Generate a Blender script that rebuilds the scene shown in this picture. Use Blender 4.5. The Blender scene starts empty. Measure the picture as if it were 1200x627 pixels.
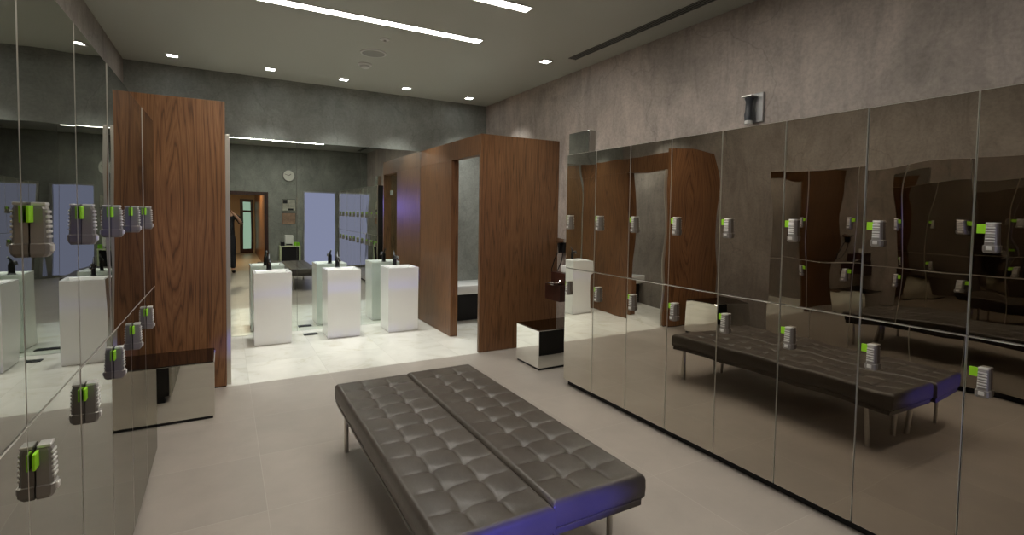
import bpy, bmesh, math, random
from mathutils import Vector, Matrix
random.seed(7)
SC = bpy.context.scene
COL = SC.collection
PI = math.pi

# ------------------------------------------------------------------ materials
def new_mat(name):
    m = bpy.data.materials.new(name); m.use_nodes = True
    nt = m.node_tree; nt.nodes.clear()
    out = nt.nodes.new('ShaderNodeOutputMaterial')
    return m, nt, out

def N(nt, kind, **kw):
    n = nt.nodes.new(kind)
    for k, v in kw.items():
        if k in n.inputs: n.inputs[k].default_value = v
        else: setattr(n, k, v)
    return n

def L(nt, a, b): nt.links.new(a, b)

def principled(name, color, rough=.5, metal=0., spec=.5, coat=0., emit=None, estr=0., trans=0., ior=1.45, bump=None):
    m, nt, out = new_mat(name)
    p = N(nt, 'ShaderNodeBsdfPrincipled')
    p.inputs['Base Color'].default_value = (*color, 1)
    p.inputs['Roughness'].default_value = rough
    p.inputs['Metallic'].default_value = metal
    p.inputs['Specular IOR Level'].default_value = spec
    p.inputs['Coat Weight'].default_value = coat
    p.inputs['Transmission Weight'].default_value = trans
    p.inputs['IOR'].default_value = ior
    if emit:
        p.inputs['Emission Color'].default_value = (*emit, 1); p.inputs['Emission Strength'].default_value = estr
    if bump:
        tc = N(nt, 'ShaderNodeTexCoord')
        nz = N(nt, 'ShaderNodeTexNoise', Scale=bump[0], Detail=3.)
        b = N(nt, 'ShaderNodeBump', Strength=bump[1], Distance=bump[2])
        L(nt, tc.outputs['Object'], nz.inputs['Vector']); L(nt, nz.outputs['Fac'], b.inputs['Height']); L(nt, b.outputs['Normal'], p.inputs['Normal'])
    L(nt, p.outputs[0], out.inputs[0])
    return m

def ramp(nt, stops):
    r = N(nt, 'ShaderNodeValToRGB')
    e = r.color_ramp.elements
    while len(e) > len(stops): e.remove(e[-1])
    while len(e) < len(stops): e.new(0.5)
    for i, (pos, c) in enumerate(stops):
        e[i].position = pos; e[i].color = (*c, 1) if len(c) == 3 else c
    return r

def mixc(nt, a, b, fac, mode='MIX'):
    m = N(nt, 'ShaderNodeMix'); m.data_type = 'RGBA'; m.blend_type = mode; m.clamp_result = True
    for s, v in ((m.inputs[0], fac), (m.inputs[6], a), (m.inputs[7], b)):
        if hasattr(v, 'links') or isinstance(v, bpy.types.NodeSocket): L(nt, v, s)
        elif isinstance(v, (int, float)): s.default_value = v
        else: s.default_value = (*v, 1)
    return m.outputs[2]

def concrete(name, base, streak=(1.2, 1.2, .35), var=.30, rough=.55):
    m, nt, out = new_mat(name)
    p = N(nt, 'ShaderNodeBsdfPrincipled'); p.inputs['Roughness'].default_value = rough
    tc = N(nt, 'ShaderNodeTexCoord')
    n1 = N(nt, 'ShaderNodeTexNoise', Scale=1.1, Detail=7., Roughness=.62, Distortion=.6)
    L(nt, tc.outputs['Object'], n1.inputs['Vector'])
    mp = N(nt, 'ShaderNodeMapping'); mp.inputs['Scale'].default_value = streak
    L(nt, tc.outputs['Object'], mp.inputs['Vector'])
    n2 = N(nt, 'ShaderNodeTexNoise', Scale=3.2, Detail=6., Roughness=.65, Distortion=1.3)
    L(nt, mp.outputs[0], n2.inputs['Vector'])
    n3 = N(nt, 'ShaderNodeTexNoise', Scale=38., Detail=4., Roughness=.7)
    L(nt, tc.outputs['Object'], n3.inputs['Vector'])
    d = tuple(c * (1 - var) for c in base); l = tuple(min(1, c * (1 + var)) for c in base)
    r1 = ramp(nt, [(.32, d), (.5, base), (.7, l)]); L(nt, n1.outputs['Fac'], r1.inputs[0])
    r2 = ramp(nt, [(.3, (.72, .72, .72)), (.5, (1, 1, 1)), (.72, (1.18, 1.18, 1.18))]); L(nt, n2.outputs['Fac'], r2.inputs[0])
    c = mixc(nt, r1.outputs[0], r2.outputs[0], .8, 'MULTIPLY')
    r3 = ramp(nt, [(.33, (.78, .78, .78)), (.62, (1.08, 1.08, 1.08))]); L(nt, n3.outputs['Fac'], r3.inputs[0])
    c = mixc(nt, c, r3.outputs[0], .7, 'MULTIPLY')
    # hairline cracks and trowel scratches
    nd = N(nt, 'ShaderNodeTexNoise', Scale=2.4, Detail=3.); L(nt, tc.outputs['Object'], nd.inputs['Vector'])
    vm = N(nt, 'ShaderNodeVectorMath', operation='MULTIPLY_ADD'); vm.inputs[1].default_value = (.5, .5, .5); L(nt, nd.outputs['Color'], vm.inputs[0]); L(nt, tc.outputs['Object'], vm.inputs[2])
    vc = N(nt, 'ShaderNodeTexVoronoi', Scale=.9, feature='DISTANCE_TO_EDGE'); L(nt, vm.outputs[0], vc.inputs['Vector'])
    rc = ramp(nt, [(.0, (.55, .55, .55)), (.006, (1, 1, 1))]); L(nt, vc.outputs['Distance'], rc.inputs[0])
    c = mixc(nt, c, rc.outputs[0], n1.outputs['Fac'], 'MULTIPLY')
    # pits
    v = N(nt, 'ShaderNodeTexVoronoi', Scale=5.5); L(nt, tc.outputs['Object'], v.inputs['Vector'])
    rv = ramp(nt, [(.02, (.35, .35, .35)), (.05, (1, 1, 1))]); L(nt, v.outputs['Distance'], rv.inputs[0])
    c = mixc(nt, c, rv.outputs[0], .55, 'MULTIPLY')
    L(nt, c, p.inputs['Base Color'])
    b = N(nt, 'ShaderNodeBump', Strength=.25, Distance=.004)
    L(nt, n2.outputs['Fac'], b.inputs['Height']); L(nt, b.outputs[0], p.inputs['Normal'])
    L(nt, p.outputs[0], out.inputs[0])
    return m

def wood(name, dark, mid, light, axis='X', rough=.38, cathedral=None):
    """veneer with vertical grain; axis is the horizontal axis across the grain"""
    m, nt, out = new_mat(name)
    p = N(nt, 'ShaderNodeBsdfPrincipled'); p.inputs['Roughness'].default_value = rough
    tc = N(nt, 'ShaderNodeTexCoord')
    mp = N(nt, 'ShaderNodeMapping'); mp.inputs['Scale'].default_value = (13, 13, .5)
    L(nt, tc.outputs['Object'], mp.inputs['Vector'])
    n1 = N(nt, 'ShaderNodeTexNoise', Scale=1., Detail=3., Roughness=.5, Distortion=.25)
    L(nt, mp.outputs[0], n1.inputs['Vector'])
    mult = N(nt, 'ShaderNodeMath', operation='MULTIPLY'); mult.inputs[1].default_value = 9.
    L(nt, n1.outputs['Fac'], mult.inputs[0])
    src = mult.outputs[0]
    if cathedral:
        cx, cz, sx, sz = cathedral
        sep = N(nt, 'ShaderNodeSeparateXYZ'); L(nt, tc.outputs['Object'], sep.inputs[0])
        def lin(s, off, k):
            a = N(nt, 'ShaderNodeMath', operation='ADD'); a.inputs[1].default_value = -off; L(nt, s, a.inputs[0])
            b = N(nt, 'ShaderNodeMath', operation='MULTIPLY'); b.inputs[1].default_value = k; L(nt, a.outputs[0], b.inputs[0])
            c = N(nt, 'ShaderNodeMath', operation='POWER'); c.inputs[1].default_value = 2; L(nt, b.outputs[0], c.inputs[0]); return c.outputs[0]
        s = N(nt, 'ShaderNodeMath', operation='ADD'); L(nt, lin(sep.outputs[axis], cx, sx), s.inputs[0]); L(nt, lin(sep.outputs['Z'], cz, sz), s.inputs[1])
        q = N(nt, 'ShaderNodeMath', operation='SQRT'); L(nt, s.outputs[0], q.inputs[0])
        s2 = N(nt, 'ShaderNodeMath', operation='ADD'); L(nt, q.outputs[0], s2.inputs[0])
        m2 = N(nt, 'ShaderNodeMath', operation='MULTIPLY'); m2.inputs[1].default_value = .45; L(nt, src, m2.inputs[0]); L(nt, m2.outputs[0], s2.inputs[1])
        src = s2.outputs[0]
    fr = N(nt, 'ShaderNodeMath', operation='PINGPONG'); fr.inputs[1].default_value = .5
    L(nt, src, fr.inputs[0])
    dbl = N(nt, 'ShaderNodeMath', operation='MULTIPLY'); dbl.inputs[1].default_value = 2.; L(nt, fr.outputs[0], dbl.inputs[0])
    r1 = ramp(nt, [(0., dark), (.22, mid), (.75, light), (1., mid)]); L(nt, dbl.outputs[0], r1.inputs[0])
    mp2 = N(nt, 'ShaderNodeMapping'); mp2.inputs['Scale'].default_value = (150, 150, 3.)
    L(nt, tc.outputs['Object'], mp2.inputs['Vector'])
    n2 = N(nt, 'ShaderNodeTexNoise', Scale=1., Detail=3., Roughness=.6); L(nt, mp2.outputs[0], n2.inputs['Vector'])
    r2 = ramp(nt, [(.32, (.62, .62, .62)), (.55, (1, 1, 1)), (.8, (1.12, 1.12, 1.12))]); L(nt, n2.outputs['Fac'], r2.inputs[0])
    c = mixc(nt, r1.outputs[0], r2.outputs[0], .75, 'MULTIPLY')
    n3 = N(nt, 'ShaderNodeTexNoise', Scale=1.6, Detail=2.); L(nt, tc.outputs['Object'], n3.inputs['Vector'])
    r3 = ramp(nt, [(.3, (.8, .8, .8)), (.7, (1.1, 1.1, 1.1))]); L(nt, n3.outputs['Fac'], r3.inputs[0])
    c = mixc(nt, c, r3.outputs[0], .8, 'MULTIPLY')
    L(nt, c, p.inputs['Base Color'])
    b = N(nt, 'ShaderNodeBump', Strength=.08, Distance=.001); L(nt, n2.outputs['Fac'], b.inputs['Height']); L(nt, b.outputs[0], p.inputs['Normal'])
    L(nt, p.outputs[0], out.inputs[0])
    return m

def tiles(name, base, grout, sx, sy, ox, oy, rough, gw=.0035, marble=False, spec=.5):
    m, nt, out = new_mat(name)
    p = N(nt, 'ShaderNodeBsdfPrincipled'); p.inputs['Roughness'].default_value = rough
    p.inputs['Specular IOR Level'].default_value = spec
    tc = N(nt, 'ShaderNodeTexCoord'); sep = N(nt, 'ShaderNodeSeparateXYZ'); L(nt, tc.outputs['Object'], sep.inputs[0])
    masks = []; cells = []
    for ax, s, o in (('X', sx, ox), ('Y', sy, oy)):
        a = N(nt, 'ShaderNodeMath', operation='ADD'); a.inputs[1].default_value = -o + 40 * s; L(nt, sep.outputs[ax], a.inputs[0])
        dv = N(nt, 'ShaderNodeMath', operation='DIVIDE'); dv.inputs[1].default_value = s; L(nt, a.outputs[0], dv.inputs[0])
        fl = N(nt, 'ShaderNodeMath', operation='FLOOR'); L(nt, dv.outputs[0], fl.inputs[0]); cells.append(fl.outputs[0])
        fr = N(nt, 'ShaderNodeMath', operation='FRACT'); L(nt, dv.outputs[0], fr.inputs[0])
        lt = N(nt, 'ShaderNodeMath', operation='LESS_THAN'); lt.inputs[1].default_value = gw / s; L(nt, fr.outputs[0], lt.inputs[0])
        masks.append(lt.outputs[0])
    mx = N(nt, 'ShaderNodeMath', operation='MAXIMUM'); L(nt, masks[0], mx.inputs[0]); L(nt, masks[1], mx.inputs[1])
    cmb = N(nt, 'ShaderNodeCombineXYZ'); L(nt, cells[0], cmb.inputs[0]); L(nt, cells[1], cmb.inputs[1])
    wn = N(nt, 'ShaderNodeTexWhiteNoise'); L(nt, cmb.outputs[0], wn.inputs['Vector'])
    n1 = N(nt, 'ShaderNodeTexNoise', Scale=2.2 if marble else 3., Detail=8., Roughness=.62, Distortion=1.6 if marble else .3)
    if marble:
        ad = N(nt, 'ShaderNodeVectorMath', operation='MULTIPLY_ADD'); ad.inputs[1].default_value = (7, 7, 7)
        L(nt, wn.outputs['Color'], ad.inputs[0]); L(nt, tc.outputs['Object'], ad.inputs[2]); L(nt, ad.outputs[0], n1.inputs['Vector'])
        r = ramp(nt, [(.30, tuple(c * k for c, k in zip(base, (.80, .78, .70)))), (.45, tuple(c * .95 for c in base)), (.6, base), (.8, tuple(min(.95, c * 1.05) for c in base))])
    else:
        L(nt, tc.outputs['Object'], n1.inputs['Vector'])
        r = ramp(nt, [(.3, tuple(c * .93 for c in base)), (.7, tuple(c * 1.06 for c in base))])
    L(nt, n1.outputs['Fac'], r.inputs[0])
    rr = ramp(nt, [(0, (.95, .95, .95)), (1, (1.04, 1.04, 1.04))]); L(nt, wn.outputs['Value'], rr.inputs[0])
    c = mixc(nt, r.outputs[0], rr.outputs[0], 1., 'MULTIPLY')
    c = mixc(nt, c, grout, mx.outputs[0])
    L(nt, c, p.inputs['Base Color'])
    n2 = N(nt, 'ShaderNodeTexNoise', Scale=6., Detail=3.); L(nt, tc.outputs['Object'], n2.inputs['Vector'])
    b = N(nt, 'ShaderNodeBump', Strength=.12, Distance=.002); L(nt, n2.outputs['Fac'], b.inputs['Height']); L(nt, b.outputs[0], p.inputs['Normal'])
    L(nt, p.outputs[0], out.inputs[0])
    return m

def mirror(name, c0, c1, wav=0., wscale=(2.2, 2.2, 1.3), rough=.0, f0=.13, f1=.5):
    """tinted mirror glass: silvered back seen through grey glass, brighter towards grazing"""
    m, nt, out = new_mat(name)
    g = N(nt, 'ShaderNodeBsdfAnisotropic') if False else N(nt, 'ShaderNodeBsdfGlossy')
    g.inputs['Roughness'].default_value = rough
    lw = N(nt, 'ShaderNodeLayerWeight'); lw.inputs['Blend'].default_value = .5
    r = ramp(nt, [(f0, c0), (f1, c1)]); L(nt, lw.outputs['Facing'], r.inputs[0])
    L(nt, r.outputs[0], g.inputs['Color'])
    if wav:
        tc = N(nt, 'ShaderNodeTexCoord'); mp = N(nt, 'ShaderNodeMapping'); mp.inputs['Scale'].default_value = wscale
        oi = N(nt, 'ShaderNodeObjectInfo'); ml = N(nt, 'ShaderNodeMath', operation='MULTIPLY'); ml.inputs[1].default_value = 30.
        L(nt, oi.outputs['Random'], ml.inputs[0])
        cb = N(nt, 'ShaderNodeCombineXYZ'); L(nt, ml.outputs[0], cb.inputs[0]); L(nt, ml.outputs[0], cb.inputs[1])
        L(nt, tc.outputs['Object'], mp.inputs['Vector']); L(nt, cb.outputs[0], mp.inputs['Location'])
        n = N(nt, 'ShaderNodeTexNoise', Scale=1., Detail=1.2, Roughness=.4); L(nt, mp.outputs[0], n.inputs['Vector'])
        b = N(nt, 'ShaderNodeBump', Strength=1., Distance=wav); L(nt, n.outputs['Fac'], b.inputs['Height'])
        L(nt, b.outputs[0], g.inputs['Normal'])
    L(nt, g.outputs[0], out.inputs[0])
    return m

def emission(name, color, strength):
    m, nt, out = new_mat(name)
    e = N(nt, 'ShaderNodeEmission'); e.inputs[0].default_value = (*color, 1); e.inputs[1].default_value = strength
    L(nt, e.outputs[0], out.inputs[0]); return m

def leather(name):
    m, nt, out = new_mat(name)
    p = N(nt, 'ShaderNodeBsdfPrincipled'); p.inputs['Roughness'].default_value = .37
    p.inputs['Specular IOR Level'].default_value = .5
    tc = N(nt, 'ShaderNodeTexCoord')
    n = N(nt, 'ShaderNodeTexNoise', Scale=5., Detail=5.); L(nt, tc.outputs['Object'], n.inputs['Vector'])
    r = ramp(nt, [(.3, (.062, .053, .044)), (.7, (.090, .078, .065))]); L(nt, n.outputs['Fac'], r.inputs[0]); L(nt, r.outputs[0], p.inputs['Base Color'])
    v = N(nt, 'ShaderNodeTexVoronoi', Scale=260.); L(nt, tc.outputs['Object'], v.inputs['Vector'])
    n2 = N(nt, 'ShaderNodeTexNoise', Scale=14., Detail=3.); L(nt, tc.outputs['Object'], n2.inputs['Vector'])
    b1 = N(nt, 'ShaderNodeBump', Strength=.35, Distance=.006); L(nt, n2.outputs['Fac'], b1.inputs['Height'])
    b = N(nt, 'ShaderNodeBump', Strength=.12, Distance=.001); L(nt, v.outputs['Distance'], b.inputs['Height']); L(nt, b1.outputs[0], b.inputs['Normal'])
    L(nt, b.outputs[0], p.inputs['Normal']); L(nt, p.outputs[0], out.inputs[0])
    return m

M = {}
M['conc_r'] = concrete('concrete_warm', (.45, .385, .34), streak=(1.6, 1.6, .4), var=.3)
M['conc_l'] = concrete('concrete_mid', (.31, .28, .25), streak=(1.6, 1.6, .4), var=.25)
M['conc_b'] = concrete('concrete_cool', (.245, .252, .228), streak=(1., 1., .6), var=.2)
M['ceil'] = principled('ceiling_paint', (.50, .51, .45), .42, bump=(1.5, .05, .01))
M['taupe'] = tiles('taupe_tile', (.395, .352, .308), (.46, .425, .38), .70, .70, .19, 2.93, .36)
M['marble'] = tiles('white_marble', (.84, .82, .75), (.66, .64, .58), .70, .70, .19, 5.20, .18, marble=True)
M['wood_p'] = wood('walnut_panel', (.11, .046, .017), (.21, .094, .037), (.275, .132, .055), cathedral=(-.40, 1.72, 24., 2.6))
M['wood_c'] = wood('walnut_cubicle', (.095, .042, .017), (.165, .075, .030), (.205, .099, .042))
M['wood_d'] = wood('dark_redwood', (.018, .006, .004), (.045, .014, .009), (.060, .020, .012))
M['wood_o'] = wood('corridor_wood', (.09, .035, .014), (.22, .095, .04), (.30, .14, .06))
M['mir_r'] = mirror('bronze_mirror', (.44, .39, .33), (.74, .72, .66), wav=.0055, f0=.16, f1=.46)
M['mir_l'] = mirror('grey_mirror', (.45, .43, .39), (.48, .48, .455), wav=.0034, f0=.16, f1=.6)
M['mir_b'] = mirror('clear_mirror', (.78, .84, .79), (.88, .92, .88), wav=.0005)
M['mir_box'] = mirror('box_mirror', (.74, .74, .69), (.9, .9, .86), wav=.0010, wscale=(3, 3, 3))
M['edge'] = principled('glass_edge', (.62, .60, .54), .3, .7)
M['carcass'] = principled('dark_carcass', (.012, .011, .010), .6)
M['black'] = principled('black_satin', (.008, .008, .009), .3)
M['blackm'] = principled('black_matt', (.012, .012, .013), .65)
M['chrome'] = principled('chrome', (.80, .80, .78), .09, 1.)
M['steel'] = principled('satin_steel', (.56, .54, .50), .28, 1.)
M['lockm'] = principled('satin_grey_lock', (.30, .28, .26), .36, .55)
M['lockl'] = principled('bright_lock_cap', (.80, .79, .76), .3, .5)
M['green'] = principled('lime_green', (.32, .72, .02), .45)
M['white'] = principled('white_ceramic', (.83, .83, .81), .16, coat=.3)
M['whitem'] = principled('white_matt', (.75, .75, .72), .6)
M['leather'] = leather('dark_leather')
M['led'] = emission('led_line', (1., .95, .87), 30.)
M['down'] = emission('downlight_lens', (.96, 1., .97), 26.)
def clear_glass(name, tint):
    m, nt, out = new_mat(name)
    t = N(nt, 'ShaderNodeBsdfTransparent'); t.inputs[0].default_value = (*tint, 1)
    g = N(nt, 'ShaderNodeBsdfGlossy'); g.inputs['Roughness'].default_value = .01
    lw = N(nt, 'ShaderNodeLayerWeight'); lw.inputs[0].default_value = .5
    pw = N(nt, 'ShaderNodeMath', operation='POWER'); pw.inputs[1].default_value = 5.; L(nt, lw.outputs['Facing'], pw.inputs[0])
    f = N(nt, 'ShaderNodeMath', operation='MULTIPLY_ADD'); f.inputs[1].default_value = .9; f.inputs[2].default_value = .03; L(nt, pw.outputs[0], f.inputs[0])
    mx = N(nt, 'ShaderNodeMixShader'); L(nt, f.outputs[0], mx.inputs[0]); L(nt, t.outputs[0], mx.inputs[1]); L(nt, g.outputs[0], mx.inputs[2])
    L(nt, mx.outputs[0], out.inputs[0]); return m
M['glass'] = clear_glass('cubicle_glass', (.93, .97, .95))
M['frost'] = emission('frosted_light_panel', (.40, .41, .64), .62)
M['frame'] = principled('grey_aluminium', (.42, .42, .42), .35, .9)
M['skin'] = principled('skin', (.50, .28, .19), .5)
M['hair'] = principled('dark_hair', (.012, .009, .007), .5)
M['cloth'] = principled('black_shirt', (.012, .012, .014), .8, bump=(30., .3, .004))
M['denim'] = principled('dark_trousers', (.018, .018, .022), .8, bump=(40., .3, .004))
M['shoe'] = principled('shoe_leather', (.015, .012, .010), .4)
M['towel'] = principled('green_towel', (.25, .62, .03), .9, bump=(120., .6, .004))
M['palegreen'] = principled('pale_table_side', (.62, .68, .45), .4)
M['beige'] = principled('corridor_plaster', (.55, .42, .28), .7, bump=(8., .1, .004))
M['corrfloor'] = principled('corridor_floor', (.42, .32, .22), .35, bump=(3., .1, .002))
M['gglass'] = emission('green_frosted_pane', (.58, .80, .62), .5)
M['corrlamp'] = emission('corridor_lamp', (1., .80, .55), 420.)
M['face'] = principled('clock_face', (.78, .77, .70), .4)
M['pic_a'] = concrete('abstract_print', (.46, .45, .38), var=.6)
M['pic_b'] = concrete('brown_print', (.34, .22, .15), var=.6)
M['drain'] = principled('drain_grille', (.03, .032, .034), .35, .6)

# ------------------------------------------------------------------ mesh helpers
def bx(bm, x0, x1, y0, y1, z0, z1, bev=0., seg=2):
    vs = [bm.verts.new(c) for c in ((x0,y0,z0),(x1,y0,z0),(x1,y1,z0),(x0,y1,z0),(x0,y0,z1),(x1,y0,z1),(x1,y1,z1),(x0,y1,z1))]
    fs = [bm.faces.new([vs[i] for i in q]) for q in ((3,2,1,0),(4,5,6,7),(0,1,5,4),(1,2,6,5),(2,3,7,6),(3,0,4,7))]
    if bev:
        es = {e for f in fs for e in f.edges}
        bmesh.ops.bevel(bm, geom=list(es), offset=bev, segments=seg, profile=.5, affect='EDGES')
    return fs

def ring(bm, c, u, v, ru, rv, n):
    return [bm.verts.new(c + u * (ru * math.cos(2*PI*i/n)) + v * (rv * math.sin(2*PI*i/n))) for i in range(n)]

def bridge(bm, a, b):
    n = len(a)
    for i in range(n): bm.faces.new((a[i], a[(i+1) % n], b[(i+1) % n], b[i]))

def tube(bm, pts, rad, n=12, cap=True):
    pts = [Vector(p) for p in pts]
    rad = rad if isinstance(rad, (list, tuple)) else [rad] * len(pts)
    prev = None; u = None
    for i, p in enumerate(pts):
        t = (pts[min(i+1, len(pts)-1)] - pts[max(i-1, 0)]).normalized()
        if u is None:
            u = t.orthogonal().normalized()
        else:
            u = (u - t * u.dot(t)).normalized()
        v = t.cross(u)
        r = ring(bm, p, u, v, rad[i], rad[i], n)
        if prev: bridge(bm, prev, r)
        elif cap: bm.faces.new(list(reversed(r)))
        prev = r
    if cap: bm.faces.new(prev)

def lathe(bm, prof, n=24, c=(0, 0, 0), axis='Z'):
    c = Vector(c); prev = None
    U, V, W = {'Z': (Vector((1,0,0)), Vector((0,1,0)), Vector((0,0,1))), 'Y': (Vector((0,0,1)), Vector((1,0,0)), Vector((0,1,0))), 'X': (Vector((0,1,0)), Vector((0,0,1)), Vector((1,0,0)))}[axis]
    for r, h in prof:
        rg = ring(bm, c + W * h, U, V, max(r, 1e-4), max(r, 1e-4), n)
        if prev: bridge(bm, prev, rg)
        else: bm.faces.new(list(reversed(rg)))
        prev = rg
    bm.faces.new(prev)

def obj(name, bm, mat, parent=None, smooth=False, loc=None, angle=40):
    me = bpy.data.meshes.new(name)
    bmesh.ops.recalc_face_normals(bm, faces=bm.faces)
    bm.to_mesh(me); bm.free()
    for m in (mat if isinstance(mat, (list, tuple)) else [mat]): me.materials.append(m)
    if smooth:
        for p in me.polygons: p.use_smooth = True
        try: me.set_sharp_from_angle(angle=math.radians(angle))
        except Exception: pass
    o = bpy.data.objects.new(name, me); COL.objects.link(o)
    if parent: o.parent = parent
    if loc: o.location = loc
    return o

def BM(): return bmesh.new()

def tag(o, label, cat, group=None):
    o['label'] = label; o['category'] = cat
    if group: o['group'] = group
    return o

def thing(name, label, cat, loc=(0, 0, 0), rotz=0., group=None):
    o = bpy.data.objects.new(name, None); COL.objects.link(o)
    o.location = loc; o.rotation_euler = (0, 0, rotz); o.empty_display_size = .05
    return tag(o, label, cat, group)

def struct(name, bm, mat, smooth=False):
    o = obj(name, bm, mat, None, smooth); o['kind'] = 'structure'; return o

def box_obj(name, dims, mat, parent=None, bev=0., smooth=False):
    bm = BM(); bx(bm, *dims, bev=bev); return obj(name, bm, mat, parent, smooth)

def copy_tree(o, parent=None):
    c = o.copy(); COL.objects.link(c); c.parent = parent
    for ch in list(o.children): copy_tree(ch, c)
    return c

ORD = ['first', 'second', 'third', 'fourth', 'fifth', 'sixth', 'seventh', 'eighth', 'ninth', 'tenth', 'eleventh', 'twelfth']

# ------------------------------------------------------------------ main dimensions
XR, XL = 2.77, -.385            # mirrored fronts of the two locker banks
WR, WL = 3.60, -.98             # concrete side walls
YB, YF = 7.24, -.45             # back wall, end wall behind the camera
H = 3.28
YW = 5.20                       # edge of the white marble

# ------------------------------------------------------------------ setting
struct('floor', (lambda b: (bx(b, WL-.1, WR+.1, YF-.1, YW, -.12, 0), b)[1])(BM()), M['taupe'])
struct('floor_marble', (lambda b: (bx(b, WL-.1, WR+.1, YW, YB+.1, -.12, 0), b)[1])(BM()), M['marble'])
struct('wall_back', (lambda b: (bx(b, WL-.1, WR+.1, YB, YB+.12, 0, H), b)[1])(BM()), M['conc_b'])
struct('wall_right', (lambda b: (bx(b, WR, WR+.12, YF-.1, YB, 0, H), b)[1])(BM()), M['conc_r'])
struct('wall_left', (lambda b: (bx(b, WL-.12, WL, YF-.1, YB, 0, H), b)[1])(BM()), M['conc_l'])
# end wall with a doorway and the frosted window opening
DX0, DX1, DZ = -.20, 1.0, 2.06
GX0, GX1, GZ0, GZ1 = 1.88, 2.74, .03, 2.13
b = BM()
bx(b, WL, DX0, YF-.12, YF, 0, H); bx(b, DX0, DX1, YF-.12, YF, DZ, H); bx(b, DX1, GX0, YF-.12, YF, 0, H)
bx(b, GX0, GX1, YF-.12, YF, GZ1, H); bx(b, GX0, GX1, YF-.12, YF, 0, GZ0); bx(b, GX1, WR, YF-.12, YF, 0, H)
struct('wall_front', b, M['conc_b'])
# ceiling, one slab above recessed fittings
struct('ceiling', (lambda b: (bx(b, WL-.1, WR+.1, YF-.1, YB+.1, H, H+.12), b)[1])(BM()), M['ceil'])

w = box_obj('window_1', (GX0+.03, GX1-.03, YF-.07, YF-.055, GZ0+.03, GZ1-.03), M['frost']); w['kind'] = 'structure'
b = BM()
for d in ((GX0, GX0+.03, GZ0, GZ1), (GX1-.03, GX1, GZ0, GZ1), (GX0+.03, GX1-.03, GZ0, GZ0+.03), (GX0+.03, GX1-.03, GZ1-.03, GZ1)):
    bx(b, d[0], d[1], YF-.09, YF+.012, d[2], d[3])
obj('window_frame', b, M['frame'], w)
b = BM()
bx(b, DX0-.02, DX0+.07, YF-.14, YF+.02, 0, DZ+.02); bx(b, DX1-.07, DX1+.02, YF-.14, YF+.02, 0, DZ+.02); bx(b, DX0+.07, DX1-.07, YF-.14, YF+.02, DZ-.07, DZ+.02)
struct('door_1', b, M['wood_d'])
# corridor beyond the doorway
CY = -6.8
struct('floor_corridor', (lambda b: (bx(b, -.5, 1.35, CY-.1, YF-.1, -.12, 0), b)[1])(BM()), M['corrfloor'])
struct('ceiling_corridor', (lambda b: (bx(b, -.5, 1.35, CY-.1, YF-.12, 2.5, 2.6), b)[1])(BM()), M['beige'])
struct('wall_corridor_right', (lambda b: (bx(b, 1.001, 1.10, CY, YF-.141, 0, 2.5), b)[1])(BM()), M['wood_o'])
struct('wall_corridor_left', (lambda b: (bx(b, -.45, -.35, CY, YF-.121, 0, 2.5), b)[1])(BM()), M['beige'])
struct('wall_corridor_end', (lambda b: (bx(b, -.45, 1.30, CY-.1, CY, 0, 2.5), b)[1])(BM()), M['beige'])
d2 = BM()
bx(d2, .50, .60, CY, CY+.04, 0, 2.0); bx(d2, .86, .94, CY, CY+.04, 0, 2.0); bx(d2, .60, .86, CY, CY+.04, 1.9, 2.0); bx(d2, .60, .86, CY, CY+.04, 1.50, 1.58); bx(d2, .60, .86, CY, CY+.04, 0, .16)
d2 = struct('door_2', d2, M['wood_d'])
box_obj('frosted_pane', (.60, .86, CY+.005, CY+.02, .16, 1.9), M['gglass'], d2)
lamp = thing('ceiling_lamp', 'warm round ceiling lamp in the corridor beyond the doorway', 'ceiling light', (.45, -3.0, 2.5))
b = BM(); lathe(b, [(.13, 0), (.13, -.02), (.11, -.03), (.05, -.03)], 24); obj('housing', b, M['whitem'], lamp, True)
b = BM(); lathe(b, [(.10, -.031), (.09, -.036), (.04, -.038)], 24); obj('diffuser', b, M['corrlamp'], lamp, True)

# ------------------------------------------------------------------ lockers
def lock_parts(parent, name='lock'):
    """lock on a door whose face looks to -X; built about its own centre, the door at x=0"""
    b = BM()
    # tapering casing
    prof = [(-.066, .021, .026), (-.058, .0235, .032), (-.036, .0235, .033), (-.034, .0195, .030), (.045, .0175, .028), (.052, .0165, .025)]
    prev = None
    for z, hw, dp in prof:
        c = .006
        pts = [(0, -hw), (-dp+c, -hw), (-dp, -hw+c), (-dp, hw-c), (-dp+c, hw), (0, hw)]
        r = [b.verts.new((x, y, z)) for x, y in pts]
        if prev:
            for i in range(6): b.faces.new((prev[i], prev[(i+1) % 6], r[(i+1) % 6], r[i]))
        else: b.faces.new(list(reversed(r)))
        prev = r
    b.faces.new(prev)
    lk = obj(name, b, M['lockm'], parent)
    b = BM()
    for k in range(6):
        z = -.022 + k * .0115
        bx(b, -.0325 + k*.0003, -.026, -.0155, .0155, z, z + .006, bev=.0015)
    obj('grip_ribs', b, M['lockl'], lk)
    b = BM(); bx(b, -.027, -.001, -.0175, .0175, .0525, .060, bev=.002); obj('cap', b, M['lockl'], lk)
    b = BM(); bx(b, -.037, -.030, -.010, .010, -.054, -.038, bev=.002); obj('keyhole_plate', b, M['lockl'], lk)
    b = BM(); bx(b, -.007, -.001, .0205, .0520, .014, .052, bev=.0015); obj('tag', b, M['green'], lk)
    lk['label'] = 'grey ribbed lock with a lime green tag'
    return lk

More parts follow.
